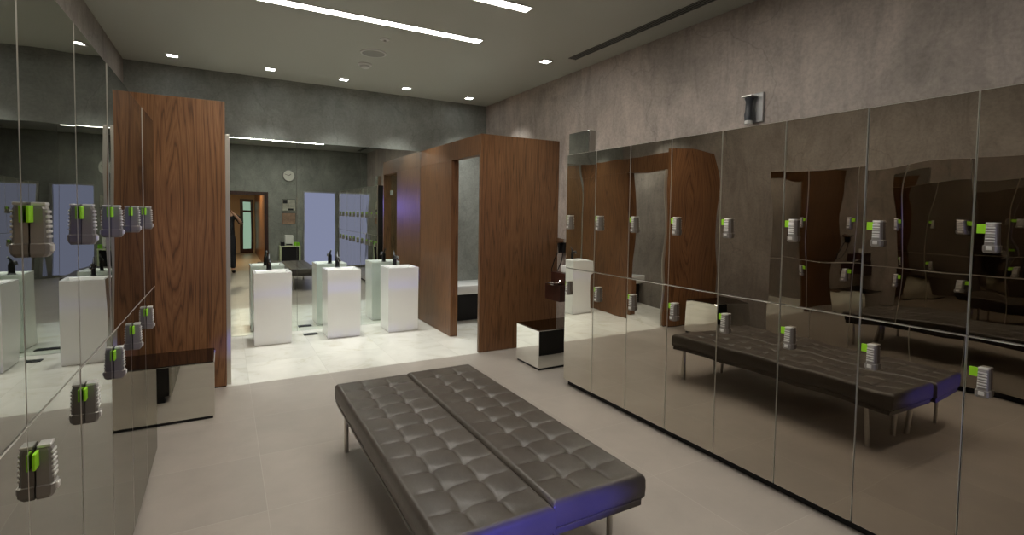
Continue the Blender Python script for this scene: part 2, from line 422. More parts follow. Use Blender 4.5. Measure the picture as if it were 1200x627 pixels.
def make_locker(wd, z0, z1, depth, lock_z, mirror_mat, lock_y):
    """locker with its front facing -X at x=0, its width along Y from 0 to -wd, floor at z=0 of the room"""
    r = bpy.data.objects.new('locker', None); COL.objects.link(r); r.empty_display_size = .05
    g = .0018
    b = BM(); bx(b, .022, depth, -wd + .001, -.001, z0 + .001, z1 - .001); obj('carcass', b, M['carcass'], r)
    b = BM(); bx(b, 0, .020, -wd + g, -g, z0 + g, z1 - g, bev=.0022, seg=1)
    for f in b.faces: f.normal_update()
    b.normal_update()
    dr = obj('door', b, [mirror_mat, M['edge']], r)
    for p in dr.data.polygons: p.material_index = 0 if (p.normal.x < -.99) else 1
    lk = lock_parts(r); lk.location = (-.0005, lock_y, lock_z)
    return r

ZT, ZM, Z0 = 2.152, 1.108, .055
def bank(side, x, yend, pitch, n, depth, mat, words, lz_up, lz_low, lock_off):
    for row, (z0, z1, lz) in (('upper', (ZM, ZT, lz_up)), ('lower', (Z0, ZM, lz_low))):
        if side == 'right': proto = make_locker(pitch, z0, z1, depth, lz, mat, -lock_off)
        else: proto = make_locker(pitch, z0, z1, depth, lz, mat, -lock_off)
        for i in range(n):
            o = proto if i == 0 else copy_tree(proto)
            k = i
            if side == 'right':
                o.location = (x, yend - i * pitch, 0)
            else:                       # turned round: the front looks to +X
                o.location = (x, yend - (i + 1) * pitch, 0); o.rotation_euler = (0, 0, PI)
            for ch in o.children:
                if ch.name.startswith('door'):
                    ch.rotation_euler = (0, random.uniform(-.0015, .0015), random.uniform(-.002, .002))
            tag(o, f'mirror-fronted locker in the {row} row of the {words}, {ORD[i]} from the far end', 'locker', f'{row} lockers of the {words}')

NR, NL = 10, 9
PR, PLK = .422, .484
bank('right', XR, 3.87, PR, NR, WR - XR - .002, M['mir_r'], 'right-hand bank', 1.535, .930, .066)
bank('left', XL, 3.92, PLK, NL, XL - WL - .002, M['mir_l'], 'left-hand bank', 1.550, .985, .066)
tag(box_obj('plinth', (XR+.05, WR-.01, 3.87-PR*NR, 3.86, 0, Z0), M['blackm']), 'black recessed plinth under the right-hand bank of lockers', 'plinth')
tag(box_obj('plinth', (WL+.01, XL-.05, 3.92-PLK*NL, 3.91, 0, Z0), M['blackm']), 'black recessed plinth under the left-hand bank of lockers', 'plinth')

# shallow mirrored box on top of the far right locker
t = thing('mirrored_box', 'small shallow mirror-faced box standing on the far end of the right-hand lockers', 'box', (XR+.02, 3.575, ZT))
b = BM(); bx(b, 0, .07, 0, .295, 0, .195, bev=.002, seg=1); obj('casing', b, M['steel'], t)
b = BM(); bx(b, -.006, -.0005, .002, .293, .002, .193, bev=.001, seg=1); obj('mirror_face', b, M['mir_box'], t)

# ------------------------------------------------------------------ wood partition and cubicle
CX = 2.53; CH = 2.50
LX = .012
def glass_leaf(t, x0, x1, y0, y1):
    d = box_obj('glass_door', (x0, x1, y0, y1, .02, 2.262), M['glass'], t, bev=.002)
    return d
t = thing('cubicle', 'walnut veneer cubicle with a tall doorway in its side, standing against the right wall', 'cubicle', (CX, YW, 0), 0, 'walnut cubicles')
def cb(name, x0, x1, y0, y1, z0, z1, mat='wood_c', bev=.0015): return box_obj(name, (x0-CX, x1-CX, y0-YW, y1-YW, z0, z1), M[mat], t, bev=bev)
cb('front_panel', CX, WR-.002, YW, YW+.045, .004, CH)
cb('side_panel', CX, CX+.10, 6.05, YB-.002, .004, 2.27)
cb('lintel', CX, CX+.10, YW+.046, YB-.002, 2.271, CH)
d = glass_leaf(t, .125, .89, .075, .085)          # swung inwards, standing open behind the front panel
for z in (.35, 1.95):
    b = BM(); bx(b, .1005, .16, .066, .094, z-.04, z+.04, bev=.003); obj('hinge', b, M['chrome'], d)
b = BM(); tube(b, [(.83, .09, 1.0), (.83, .115, 1.0), (.83, .115, 1.18), (.83, .09, 1.18)], .008, 10); obj('pull_handle', b, M['chrome'], d, True)
# its counterpart against the left wall: only its front panel is seen directly, its side in the mirrors
t = thing('cubicle', 'walnut veneer cubicle against the left wall, its tall front panel behind the mirror-clad box', 'cubicle', (LX, YW, 0), 0, 'walnut cubicles')
def cl(name, x0, x1, y0, y1, z0, z1, mat='wood_c', bev=.0015): return box_obj(name, (x0-LX, x1-LX, y0-YW, y1-YW, z0, z1), M[mat], t, bev=bev)
cl('front_panel', WL+.002, LX, YW, YW+.045, .012, 2.55, 'wood_p')
cl('base_strip', WL+.006, LX-.004, YW+.006, YW+.039, 0, .0115, 'blackm')
cl('side_panel', LX-.10, LX, 6.05, YB-.002, .004, 2.27)
cl('lintel', LX-.10, LX, YW+.046, YB-.002, 2.271, CH)
d = box_obj('glass_door', (-.88, -.125, .075, .085, .02, 2.255), M['glass'], t, bev=.002)
for z in (.35, 1.95):
    b = BM(); bx(b, -.16, -.1005, .066, .094, z-.04, z+.04, bev=.003); obj('hinge', b, M['chrome'], d)
b = BM(); bx(b, .0005, .036, .0465, .062, .004, 2.27, bev=.004); obj('jamb_trim', b, M['edge'], t)['label'] = 'pale metal jamb trim'
def ledge(x, x0, x1, label):
    t = thing('ledge_seat', label, 'seat', (x, 6.98, 0), 0, 'white ledges in the cubicles')
    b = BM(); bx(b, x0, x1, -.28, .255, .42, .555, bev=.02, seg=4); obj('slab', b, M['white'], t, True)
    b = BM(); bx(b, x0+.008, x1-.008, -.08, .255, 0, .42, bev=.003); obj('base', b, M['blackm'], t)
ledge(3.11, -.478, .488, 'white ledge on a dark base inside the walnut cubicle against the right wall')
ledge(-.53, -.448, .44, 'white ledge on a dark base inside the left-hand cubicle, seen only by reflection')

# ------------------------------------------------------------------ back mirror panes and trims
MX = [.045, .835, 1.66, 2.528]
for i in range(3):
    b = BM(); bx(b, MX[i]+.0015, MX[i+1]-.0015, -.004, .004, .003, 2.50, bev=.001, seg=1)
    o = obj('wall_mirror', b, M['mir_b'])
    o.location = (0, YB-.006, 0)
    tag(o, 'tall frameless wall mirror pane, ' + ['behind the left basin', 'behind the middle basin', 'behind the right basin beside the cubicle'][i], 'mirror', 'mirror panes behind the basins')

# ------------------------------------------------------------------ basins, taps, drain
def make_basin():
    r = bpy.data.objects.new('pedestal_basin', None); COL.objects.link(r)
    w, d, h = .205, .20, .862
    b = BM()
    O = [(-w,-d),(w,-d),(w,d),(-w,d)]
    def lp(s, z, dx=0, dy=0, sy=None): return [b.verts.new((x*s+dx, y*(sy or s)+dy, z)) for x, y in O]
    bot = lp(.97, .006); lo = lp(.985, .02); top0 = lp(1., h-.004); top = lp(.992, h); i0 = lp(.86, h, 0, -.02, .74); i1 = lp(.83, h-.006, 0, -.02, .71); i2 = lp(.70, h-.10, 0, -.02, .58); i3 = lp(.40, h-.118, 0, -.02, .34)
    b.faces.new(list(reversed(bot)))
    for a, c in ((bot, lo), (lo, top0), (top0, top), (top, i0), (i0, i1), (i1, i2), (i2, i3)): bridge(b, a, c)
    b.faces.new(i3)
    obj('pedestal', b, M['white'], r)
    b = BM(); bx(b, -w*.95, w*.95, -d*.95, d*.95, 0, .006); obj('shadow_gap', b, M['steel'], r)
    b = BM(); lathe(b, [(.022, h-.1178), (.022, h-.1145), (.012, h-.1135)], 20, (0, -.02, 0)); obj('waste', b, M['chrome'], r, True)
    return r
def make_tap():
    r = bpy.data.objects.new('basin_tap', None); COL.objects.link(r)
    b = BM(); lathe(b, [(.026, 0), (.026, .006), (.021, .010), (.020, .085), (.016, .095)], 20); obj('body', b, M['black'], r, True)
    b = BM(); tube(b, [(0, 0, .06), (0, -.03, .085), (0, -.07, .098), (0, -.105, .092), (0, -.118, .075)], [.013, .0125, .012, .011, .0105], 14); obj('spout', b, M['black'], r, True)
    b = BM(); tube(b, [(0, 0, .094), (0, .012, .115), (.006, .045, .150)], [.014, .010, .006], 12); obj('lever', b, M['black'], r, True)
    b = BM(); lathe(b, [(.0125, -.002), (.0125, .004)], 16, (0, -.119, .070)); obj('aerator', b, M['chrome'], r, True)
    return r
basin = make_basin(); tap = make_tap()
for i, cx in enumerate((.500, 1.317, 2.085)):
    o = basin if i == 0 else copy_tree(basin)
    o.location = (cx, 6.80, 0)
    tag(o, 'white square pedestal basin, ' + ['leftmost of the three, nearest the walnut partition', 'middle one of the three before the mirror', 'rightmost of the three, beside the walnut cubicle'][i], 'basin', 'pedestal basins before the mirror')
    q = tap if i == 0 else copy_tree(tap)
    q.location = (cx - .02, 6.955, .8622); q.scale = (1.3, 1.3, 1.3)
    tag(q, 'black lever tap on the ' + ['leftmost', 'middle', 'rightmost'][i] + ' white pedestal basin', 'tap', 'taps on the basins')
t = thing('floor_drain', 'dark rectangular grille in the marble floor between the first two basins', 'drain', (.965, 6.96, 0))
b = BM(); bx(b, -.085, .085, -.05, .05, 0, .008, bev=.002); obj('frame', b, M['drain'], t)
b = BM()
for k in range(7): bx(b, -.070 + k*.021, -.062 + k*.021, -.04, .04, .0082, .011)
obj('grille', b, M['black'], t)

# ------------------------------------------------------------------ mirrored stools / boxes by the lockers
def mirrored_pouf(label, x0, x1, y0, y1, h):
    t = thing('mirrored_cube', label, 'box', ((x0+x1)/2, (y0+y1)/2, 0))
    hx, hy = (x1-x0)/2, (y1-y0)/2
    b = BM(); bx(b, -hx, hx, -hy, hy, .022, h, bev=.004, seg=1); obj('casing', b, M['mir_box'], t)
    b = BM(); bx(b, -hx+.012, hx-.012, -hy+.012, hy-.012, 0, .022); obj('plinth', b, M['blackm'], t)
    b = BM(); bx(b, -hx+.006, hx-.006, -hy+.006, hy-.006, h+.0003, h+.006, bev=.002, seg=1); obj('lid', b, M['mir_top'], t)
M['mir_top'] = mirror('smoked_top', (.10, .085, .075), (.38, .35, .32), rough=.03, f0=.2, f1=.95)
mirrored_pouf('mirror-clad box on the floor before the walnut partition panel', -.71, -.072, 4.45, 4.90, .435)
mirrored_pouf('mirror-clad box on the floor in front of the walnut cubicle', 2.782, 3.42, 4.32, 4.78, .41)

# ------------------------------------------------------------------ tufted benches
def make_bench(w, ln, rows):
    """origin under the bench centre; w along X, ln along Y"""
    r = bpy.data.objects.new('tufted_bench', None); COL.objects.link(r)
    zt, zb = .430, .318
    cx, cy = w/3, ln/rows
    def smooth01(t): t = max(0., min(1., t)); return t*t*(3-2*t)
    rnd = random.Random(5)
    jit = [[(rnd.uniform(-.006, .006), rnd.uniform(-.006, .006)) for j in range(rows+1)] for i in range(4)]
    def top(x, y):
        px, py = x + w/2, y + ln/2
        ed = min(px, w-px, py, ln-py)
        crown = -.012 * (1 - smooth01(ed/.015))**1.6
        u, v = px/cx, py/cy
        i, j = round(u), round(v)
        dz = 0.
        pil = (abs(math.sin(PI*u)) * abs(math.sin(PI*v))) ** .6
        inner = smooth01((ed-.01)/.06)
        dz += -.0055 * (1 - pil) * inner
        # seams
        du = abs(u - i) * cx; dv = abs(v - j) * cy
        if 1 <= i <= 2: dz -= .0025 * math.exp(-(du/.0055)**2) * inner
        if 1 <= j <= rows-1: dz -= .0035 * math.exp(-(dv/.0050)**2) * smooth01((ed-.0)/.05)
        if 1 <= i <= 2 and 1 <= j <= rows-1:
            jx, jy = jit[i][j]
            rr = math.hypot(du + jx*.3, dv + jy*.3)
            dz -= .013 * math.exp(-(rr/.026)**2)
        return zt + crown + dz + .004
    nx, ny = 66, 250
    b = BM(); g = []
    for a in range(nx+1):
        x = -w/2 + w*a/nx; row = []
        for c in range(ny+1):
            y = -ln/2 + ln*c/ny
            row.append(b.verts.new((x, y, top(x, y))))
        g.append(row)
    for a in range(nx):
        for c in range(ny): b.faces.new((g[a][c], g[a+1][c], g[a+1][c+1], g[a][c+1]))
    rim = [g[a][0] for a in range(nx+1)] + [g[nx][c] for c in range(1, ny+1)] + [g[a][ny] for a in range(nx-1, -1, -1)] + [g[0][c] for c in range(ny-1, 0, -1)]
    prev = rim
    for z, off in ((zt-.022, .004), (zt-.06, .005), (zb+.012, .003), (zb, -.004)):
        cur = []
        for v in rim:
            x = v.co.x + (off if v.co.x > w/2-1e-5 else -off if v.co.x < -w/2+1e-5 else 0)
            y = v.co.y + (off if v.co.y > ln/2-1e-5 else -off if v.co.y < -ln/2+1e-5 else 0)
            cur.append(b.verts.new((x, y, z)))
        bridge(b, prev, cur); prev = cur
    b.faces.new(prev)
    obj('cushion', b, M['leather'], r, True, angle=60)
    b = BM(); bx(b, -w/2+.006, w/2-.006, -ln/2+.006, ln/2-.006, .285, .3165, bev=.006); obj('base_frame', b, M['leather'], r)
    # welted edge along the base
    b = BM(); k = .002
    tube(b, [(-w/2+.02, -ln/2-k, zb+.004), (w/2-.02, -ln/2-k, zb+.004), (w/2+k, -ln/2+.02, zb+.004), (w/2+k, ln/2-.02, zb+.004), (w/2-.02, ln/2+k, zb+.004), (-w/2+.02, ln/2+k, zb+.004), (-w/2-k, ln/2-.02, zb+.004), (-w/2-k, -ln/2+.02, zb+.004), (-w/2+.02, -ln/2-k, zb+.004)], .0035, 8)
    obj('piping', b, M['leather'], r, True)
    bb = BM()
    for i in (1, 2):
        for j in range(1, rows):
            x, y = -w/2+i*cx, -ln/2+j*cy
            lathe(bb, [(.007, 0), (.0055, .002), (.002, .003)], 10, (x, y, top(x, y)-.001))
    obj('buttons', bb, M['leather'], r, True)
    for sx, sy in ((-1, -1), (1, -1), (-1, 1), (1, 1)):
        b = BM(); x, y = sx*(w/2-.05), (ln/2-.11 if sy > 0 else -ln/2+.17)
        lathe(b, [(.0165, 0), (.0165, .004), (.015, .005), (.015, .28), (.021, .2802), (.021, .2852)], 18, (x, y, 0)); obj('leg', b, M['steel'], r, True)
    return r
bw = .494; bl = 1.90
bench = make_bench(bw, bl, 11)
bench.location = (1.402, 2.61, 0)
tag(bench, 'dark leather button-tufted bench, the one nearer the right-hand lockers', 'bench', 'paired tufted benches')
o = copy_tree(bench); o.location = (.895, 2.585, 0)
tag(o, 'dark leather button-tufted bench, the one nearer the left-hand lockers', 'bench', 'paired tufted benches')

# ------------------------------------------------------------------ ceiling fittings
for i, (y, wd) in enumerate(((4.555, .10), (3.645, .10), (2.735, .10), (.915, .10))):
    x0, x1 = -.03, 2.19
    t = thing('linear_light', 'long white LED line light in the ceiling, ' + ['the one nearest the back wall', 'second from the back wall', 'third from the back wall', 'farthest from the back wall'][i], 'ceiling light', ((x0+x1)/2, y, H), 0, 'LED lines across the ceiling')
    hl = (x1-x0)/2
    b = BM(); bx(b, -hl, hl, -wd/2, wd/2, -.006, -.002); obj('diffuser', b, M['led'], t)
    b = BM()
    bx(b, -hl-.006, hl+.006, -wd/2-.006, -wd/2-.0005, -.008, 0); bx(b, -hl-.006, hl+.006, wd/2+.0005, wd/2+.006, -.008, 0)
    bx(b, -hl-.006, -hl-.0005, -wd/2-.0005, wd/2+.0005, -.008, 0); bx(b, hl+.0005, hl+.006, -wd/2-.0005, wd/2+.0005, -.008, 0)
    obj('trim', b, M['whitem'], t)

def add_light(name, kind, loc, energy, color, rot=(0, 0, 0), **kw):
    l = bpy.data.lights.new(name, kind); l.energy = energy; l.color = color
    for k, v in kw.items(): setattr(l, k, v)
    o = bpy.data.objects.new(name, l); COL.objects.link(o); o.location = loc; o.rotation_euler = rot; return o

def make_down():
    r = bpy.data.objects.new('downlight', None); COL.objects.link(r)
    b = BM(); s, q = .062, .048
    for d in ((-s, s, -s, -q), (-s, s, q, s), (-s, -q, -q, q), (q, s, -q, q)): bx(b, *d, -.010, 0)
    obj('bezel', b, M['whitem'], r)
    b = BM(); bx(b, -q, q, -q, q, -.006, -.001); obj('lens', b, M['down'], r)
    return r
dl = make_down()
DN = [(-.479, 6.76), (.493, 6.76), (1.338, 6.76), (2.16, 6.77), (3.12, 6.84), (3.08, 4.75)]
DT = ['leftmost in the row along the back wall', 'second from the left along the back wall', 'middle of the row along the back wall', 'fourth from the left along the back wall', 'rightmost in the row, above the cubicle', 'alone near the end of the ceiling slot']
for i, (x, y) in enumerate(DN):
    o = dl if i == 0 else copy_tree(dl)
    o.location = (x, y, H); tag(o, 'small square recessed downlight, ' + DT[i], 'downlight', 'square downlights')
    add_light('downlight_lamp', 'SPOT', (x, y, H-.02), 112 if i < 5 else 40, (.97, 1., .95), spot_size=math.radians(84), spot_blend=1., shadow_soft_size=.05)

t = thing('ceiling_speaker', 'round flush speaker grille in the ceiling, largest of the discs', 'speaker', (1.39, 5.49, H))
b = BM(); lathe(b, [(.135, 0), (.135, -.006), (.128, -.010), (.118, -.010)], 36); obj('rim', b, M['whitem'], t, True)
b = BM(); lathe(b, [(.117, -.0102), (.08, -.013), (.02, -.014)], 36); obj('grille', b, principled('speaker_mesh', (.34, .34, .31), .7, bump=(400., .8, .002)), t, True)
t = thing('smoke_detector', 'small white smoke detector on the ceiling behind the speaker grille', 'smoke detector', (1.41, 5.95, H))
b = BM(); lathe(b, [(.078, 0), (.078, -.012), (.066, -.020)], 28); obj('base', b, M['whitem'], t, True)
b = BM(); lathe(b, [(.055, -.0202), (.052, -.038), (.036, -.046), (.012, -.047)], 28); obj('head', b, M['whitem'], t, True)
t = thing('sprinkler', 'small white sprinkler cap on the ceiling before the speaker grille', 'sprinkler', (1.375, 5.0, H))
b = BM(); lathe(b, [(.048, 0), (.046, -.006), (.034, -.010)], 24); obj('escutcheon', b, M['whitem'], t, True)
b = BM(); lathe(b, [(.012, -.0102), (.012, -.024), (.022, -.025), (.022, -.028)], 16); obj('deflector', b, M['steel'], t, True)
t = thing('slot_diffuser', 'long black slotted air diffuser in the ceiling along the right wall', 'air diffuser', (3.275, 2.25, H))
b = BM(); bx(b, -.045, .045, -2.28, 2.28, -.004, 0); obj('slots', b, M['blackm'], t)
b = BM()
for x in (-.045, -.017, .011, .039): bx(b, x, x+.0065, -2.28, 2.28, -.0085, -.0042)
obj('blades', b, principled('diffuser_paint', (.22, .22, .20), .5), t)

# ------------------------------------------------------------------ emergency torch
t = thing('emergency_torch', 'grey torch in a steel bracket on the concrete wall above the right-hand lockers', 'torch', (WR, 2.545, 2.335))
b = BM(); bx(b, -.022, .002, -.075, .075, 0, .225, bev=.003); obj('bracket', b, principled('bracket_grey', (.42, .42, .42), .5, .6), t)
b = BM(); lathe(b, [(.020, .0), (.030, .004), (.034, .045), (.027, .075), (.025, .150), (.033, .165), (.033, .175), (.02, .18)], 20, (-.062, .015, .012)); obj('torch_body', b, principled('torch_plastic', (.06, .065, .075), .35), t, True)
b = BM(); lathe(b, [(.029, .0), (.031, .020), (.024, .03)], 20, (-.062, .015, -.012)); obj('lens', b, M['white'], t, True)
b = BM(); bx(b, -.10, -.022, -.03, .06, .192, .205, bev=.003); obj('clip', b, M['lockl'], t)

# ------------------------------------------------------------------ niche behind the right lockers: shelf, dryer
t = thing('wall_console', 'dark red-brown wooden console shelf above the mirror-clad box beyond the right-hand lockers', 'shelf', (3.36, 4.75, .63))
b = BM(); bx(b, -.135, .238, -.15, .15, 0, .18, bev=.003); obj('shelf_box', b, M['wood_d'], t)
b = BM(); bx(b, -.06, .238, -.14, .14, .1805, .31, bev=.003); obj('upstand', b, M['wood_d'], t)
t = thing('metal_tray', 'shallow polished metal tray on the edge of the wooden console shelf', 'tray', (3.215, 4.70, .8105))
b = BM(); lathe(b, [(.05, 0), (.075, .008), (.088, .022), (.083, .022), (.07, .011), (.03, .006)], 26); o = obj('dish', b, M['chrome'], t, True)
b = BM(); tube(b, [(.06, 0, .022), (.074, 0, .034), (.082, 0, .05)], .005, 8); obj('handle', b, M['chrome'], t, True)
t = thing('tissue_box', 'white tissue box standing on the wooden console shelf', 'tissue box', (3.43, 4.74, .9405))
b = BM(); bx(b, -.06, .06, -.06, .06, 0, .08, bev=.006); obj('carton', b, M['whitem'], t)
b = BM(); tube(b, [(0, 0, .0805), (.004, .006, .11), (-.008, -.004, .14)], [.03, .022, .004], 8); obj('tissue', b, M['whitem'], t, True)
t = thing('hair_dryer', 'black wall-mounted hair dryer on the concrete wall by the cubicle corner', 'hair dryer', (WR, 5.06, 1.24))
b = BM(); bx(b, -.055, 0, -.05, .05, -.10, .04, bev=.012, seg=3); obj('wall_holder', b, M['black'], t, True)
b = BM(); tube(b, [(-.075, .05, .035), (-.085, .02, .045), (-.09, -.06, .05), (-.085, -.13, .05)], [.026, .034, .030, .022], 16); obj('barrel', b, M['chrome'], t, True)
b = BM(); tube(b, [(-.085, .0, .03), (-.075, .0, -.03), (-.07, .0, -.10)], [.018, .016, .014], 12); obj('handle', b, M['black'], t, True)
b = BM(); tube(b, [(-.06, .05, -.10), (-.085, .075, -.18), (-.12, .085, -.30), (-.13, .07, -.40), (-.10, .02, -.36), (-.05, -.02, -.2), (-.03, -.02, -.10)], .006, 8); obj('cord', b, M['black'], t, True)

# ------------------------------------------------------------------ end wall seen in the back mirror
t = thing('wall_clock', 'round white wall clock above the two pictures, seen in the back mirror', 'clock', (1.52, YF, 2.53))
b = BM(); lathe(b, [(.155, 0), (.155, .03), (.145, .038), (.14, .03)], 36, axis='Y'); obj('rim', b, M['frame'], t, True)
b = BM(); lathe(b, [(.139, .0301), (.02, .0305)], 36, axis='Y'); obj('dial', b, M['face'], t)
b = BM()
for a, ln, wd in ((.9, .075, .006), (-1.25, .11, .004)):
    s, c = math.sin(a), math.cos(a)
    vs = [b.verts.new(p) for p in ((c*wd, .034, -s*wd), (-c*wd, .034, s*wd), (-c*wd + s*ln, .034, s*wd + c*ln), (c*wd + s*ln, .034, -s*wd + c*ln))]
    f = b.faces.new(vs); e = bmesh.ops.extrude_face_region(b, geom=[f]); bmesh.ops.translate(b, vec=(0, .002, 0), verts=[v for v in e['geom'] if isinstance(v, bmesh.types.BMVert)])
obj('hands', b, M['black'], t)
for i, (z, mt, lb) in enumerate(((1.745, 'pic_a', 'small square picture with pale and black shapes, the upper of the two under the clock'), (1.385, 'pic_b', 'small square brownish picture, the lower of the two under the clock'))):
    t = thing('picture', lb, 'picture', (1.52, YF, z), 0, 'pictures under the clock')
    b = BM(); bx(b, -.16, .16, 0, .022, -.155, .155, bev=.003); obj('frame', b, M['blackm'], t)
    b = BM(); bx(b, -.15, .15, .0222, .025, -.145, .145); p = obj('print', b, M[mt], t)
    if i == 0:
        b = BM(); bx(b, -.14, -.04, .0252, .0262, .04, .14); bx(b, -.02, .10, .0252, .0262, -.14, -.09); obj('dark_shapes', b, M['black'], p)
t = thing('side_table', 'small side table with pale sides and dark middle beneath the pictures', 'table', (1.52, YF+.185, 0))
b = BM(); bx(b, -.25, .25, -.16, .16, .63, .66, bev=.003); obj('top', b, M['palegreen'], t)
for s in (-1, 1):
    b = BM(); bx(b, s*.23-.018, s*.23+.018, -.15, .15, 0, .6298, bev=.003); obj('side', b, M['palegreen'], t)
b = BM(); bx(b, -.211, .211, -.13, .10, .02, .629, bev=.003); obj('cabinet', b, M['black'], t)
t = thing('paper_dispenser', 'white rounded paper dispenser standing on the small side table', 'dispenser', (1.50, YF+.17, .6605))
b = BM(); bx(b, -.11, .11, -.07, .07, 0, .29, bev=.03, seg=4); obj('casing', b, M['whitem'], t, True)
b = BM(); bx(b, -.08, .08, .0702, .074, .02, .05); obj('slot', b, M['black'], t)
t = thing('wooden_caddy', 'small black caddy at the left end of the side table', 'caddy', (1.34, YF+.25, .6605))
b = BM(); bx(b, -.045, .045, -.05, .05, 0, .10, bev=.004); obj('tray', b, M['black'], t)
b = BM(); tube(b, [(-.04, 0, .1), (-.035, 0, .13), (.035, 0, .13), (.04, 0, .1)], .005, 8); obj('handle', b, M['black'], t, True)
t = thing('folded_towel', 'lime green folded towel at the right end of the side table', 'towel', (1.69, YF+.20, .6605))
for k in range(3):
    b = BM(); bx(b, -.07 + .002*k, .07, -.10, .10 - .003*k, .0305*k, .0305*k + .030, bev=.012, seg=4); obj('fold', b, M['towel'], t, True)

# ------------------------------------------------------------------ photographer (behind the camera, seen in the back mirror)
def skin_obj(name, verts, edges, radii, mat, parent, root=0, sub=2):
    me = bpy.data.meshes.new(name); me.from_pydata([Vector(v) for v in verts], edges, [])
    me.materials.append(mat)
    o = bpy.data.objects.new(name, me); COL.objects.link(o); o.parent = parent
    sk = o.modifiers.new('skin', 'SKIN'); sk.use_smooth_shade = True; sk.branch_smoothing = .4
    for i, r in enumerate(radii):
        d = me.skin_vertices[0].data[i]
        d.radius = r if isinstance(r, tuple) else (r, r); d.use_root = (i == root)
    ss = o.modifiers.new('sub', 'SUBSURF'); ss.levels = sub; ss.render_levels = sub
    return o
P0 = thing('person', 'person in black shirt and dark trousers raising a camera, seen in the back mirror', 'person', (.08, -.27, 0))
V = [(0, 0, .96), (0, -.01, 1.12), (0, -.02, 1.30), (0, -.015, 1.44), (0, 0, 1.515), (0, .015, 1.57)]      # pelvis .. neck
E_ = [(0, 1), (1, 2), (2, 3), (3, 4), (4, 5)]
Rd = [(.15, .11), (.135, .10), (.165, .115), (.12, .085), (.055, .055), (.05, .052)]
def add(v, r, fr): V.append(v); Rd.append(r); E_.append((fr, len(V)-1)); return len(V)-1
rh = {}
sp = {1: [(.17, -.01, 1.425), (.235, .0, 1.37), (.31, .04, 1.225), (.205, .105, 1.40), (.085, .155, 1.545)], -1: [(-.17, -.01, 1.425), (-.225, .01, 1.35), (-.235, .09, 1.20), (-.17, .17, 1.34), (-.11, .215, 1.47)]}
for s in (1, -1):
    k = 3
    for v, r in zip(sp[s], (.072, .056, .042, .036, .026)): k = add(v, r, k)
    rh[s] = k
for s in (1, -1):
    k = add((s*.095, 0, .88), (.095, .10), 0)
    k = add((s*.105, .015, .50), .062, k); k = add((s*.11, -.01, .30), .055, k); k = add((s*.115, -.02, .09), .040, k); k = add((s*.125, .10, .045), (.042, .034), k)
body = skin_obj('body', V, E_, Rd, M['skin'], P0)
# shirt and trousers as fitted layers
vs = [(0, .003, .80), (0, -.01, 1.10), (0, -.02, 1.30), (0, -.015, 1.44), (0, -.003, 1.495)]
es = [(0, 1), (1, 2), (2, 3), (3, 4)]; rs = [(.205, .165), (.165, .130), (.185, .135), (.138, .102), (.07, .068)]
for s in (1, -1):
    k = 3
    for v, r in zip(sp[s][:3], (.085, .072, .062)):
        vs.append(v); rs.append(r); es.append((k, len(vs)-1)); k = len(vs)-1
skin_obj('shirt', vs, es, rs, M['cloth'], P0)
vs = [(0, 0, 1.06), (0, 0, .92)]; es = [(0, 1)]; rs = [(.158, .122), (.172, .135)]
for s in (1, -1):
    k = 1
    for v, r in (((s*.097, 0, .85), (.112, .115)), ((s*.105, .015, .50), .080), ((s*.11, -.01, .30), .074), ((s*.115, -.02, .10), .066)):
        vs.append(v); rs.append(r); es.append((k, len(vs)-1)); k = len(vs)-1
skin_obj('trousers', vs, es, rs, M['denim'], P0)
for s in (1, -1):
    skin_obj('shoe', [(s*.115, -.055, .045), (s*.118, .02, .05), (s*.125, .12, .038), (s*.128, .18, .034)], [(0, 1), (1, 2), (2, 3)], [(.042, .043), (.046, .046), (.046, .036), (.036, .028)], M['shoe'], P0)
# head with face
b = BM(); bmesh.ops.create_uvsphere(b, u_segments=32, v_segments=24, radius=1.)
for v in b.verts:
    x, y, z = v.co
    wz = .118; wx = .076*(1 - .22*max(0, -z)**1.5); wy = .095
    nx, ny, nz = x*wx, y*wy, z*wz
    f = max(0, y)
    ny += .020*math.exp(-((x/.22)**2 + ((z+.12)/.22)**2))*f           # nose
    ny -= .010*math.exp(-(((abs(x)-.38)/.18)**2 + ((z-.12)/.13)**2))*f   # eye sockets
    ny += .006*math.exp(-((x/.35)**2 + ((z+.50)/.07)**2))*f              # lips
    ny += .008*math.exp(-((x/.3)**2 + ((z+.85)/.2)**2))*f                # chin
    if abs(x) > .9 and abs(z+.05) < .3 and abs(y) < .35: nx *= 1.10         # ears
    v.co = (nx, ny, nz)
hd = obj('head', b, M['skin'], P0, True, loc=(-.03, .005, 1.655))
b = BM(); bmesh.ops.create_uvsphere(b, u_segments=28, v_segments=18, radius=1.)
for v in b.verts:
    x, y, z = v.co; k = 1.08
    v.co = (x*.080*k, y*.098*k - .010, z*.122*k + .008)
for v in [v for v in b.verts if v.co.z < .045 and v.co.y > -.015 - .2*max(0, -(v.co.z))]: b.verts.remove(v)
for v in [v for v in b.verts if v.co.z < -.07]: b.verts.remove(v)
obj('hair', b, M['hair'], hd, True)
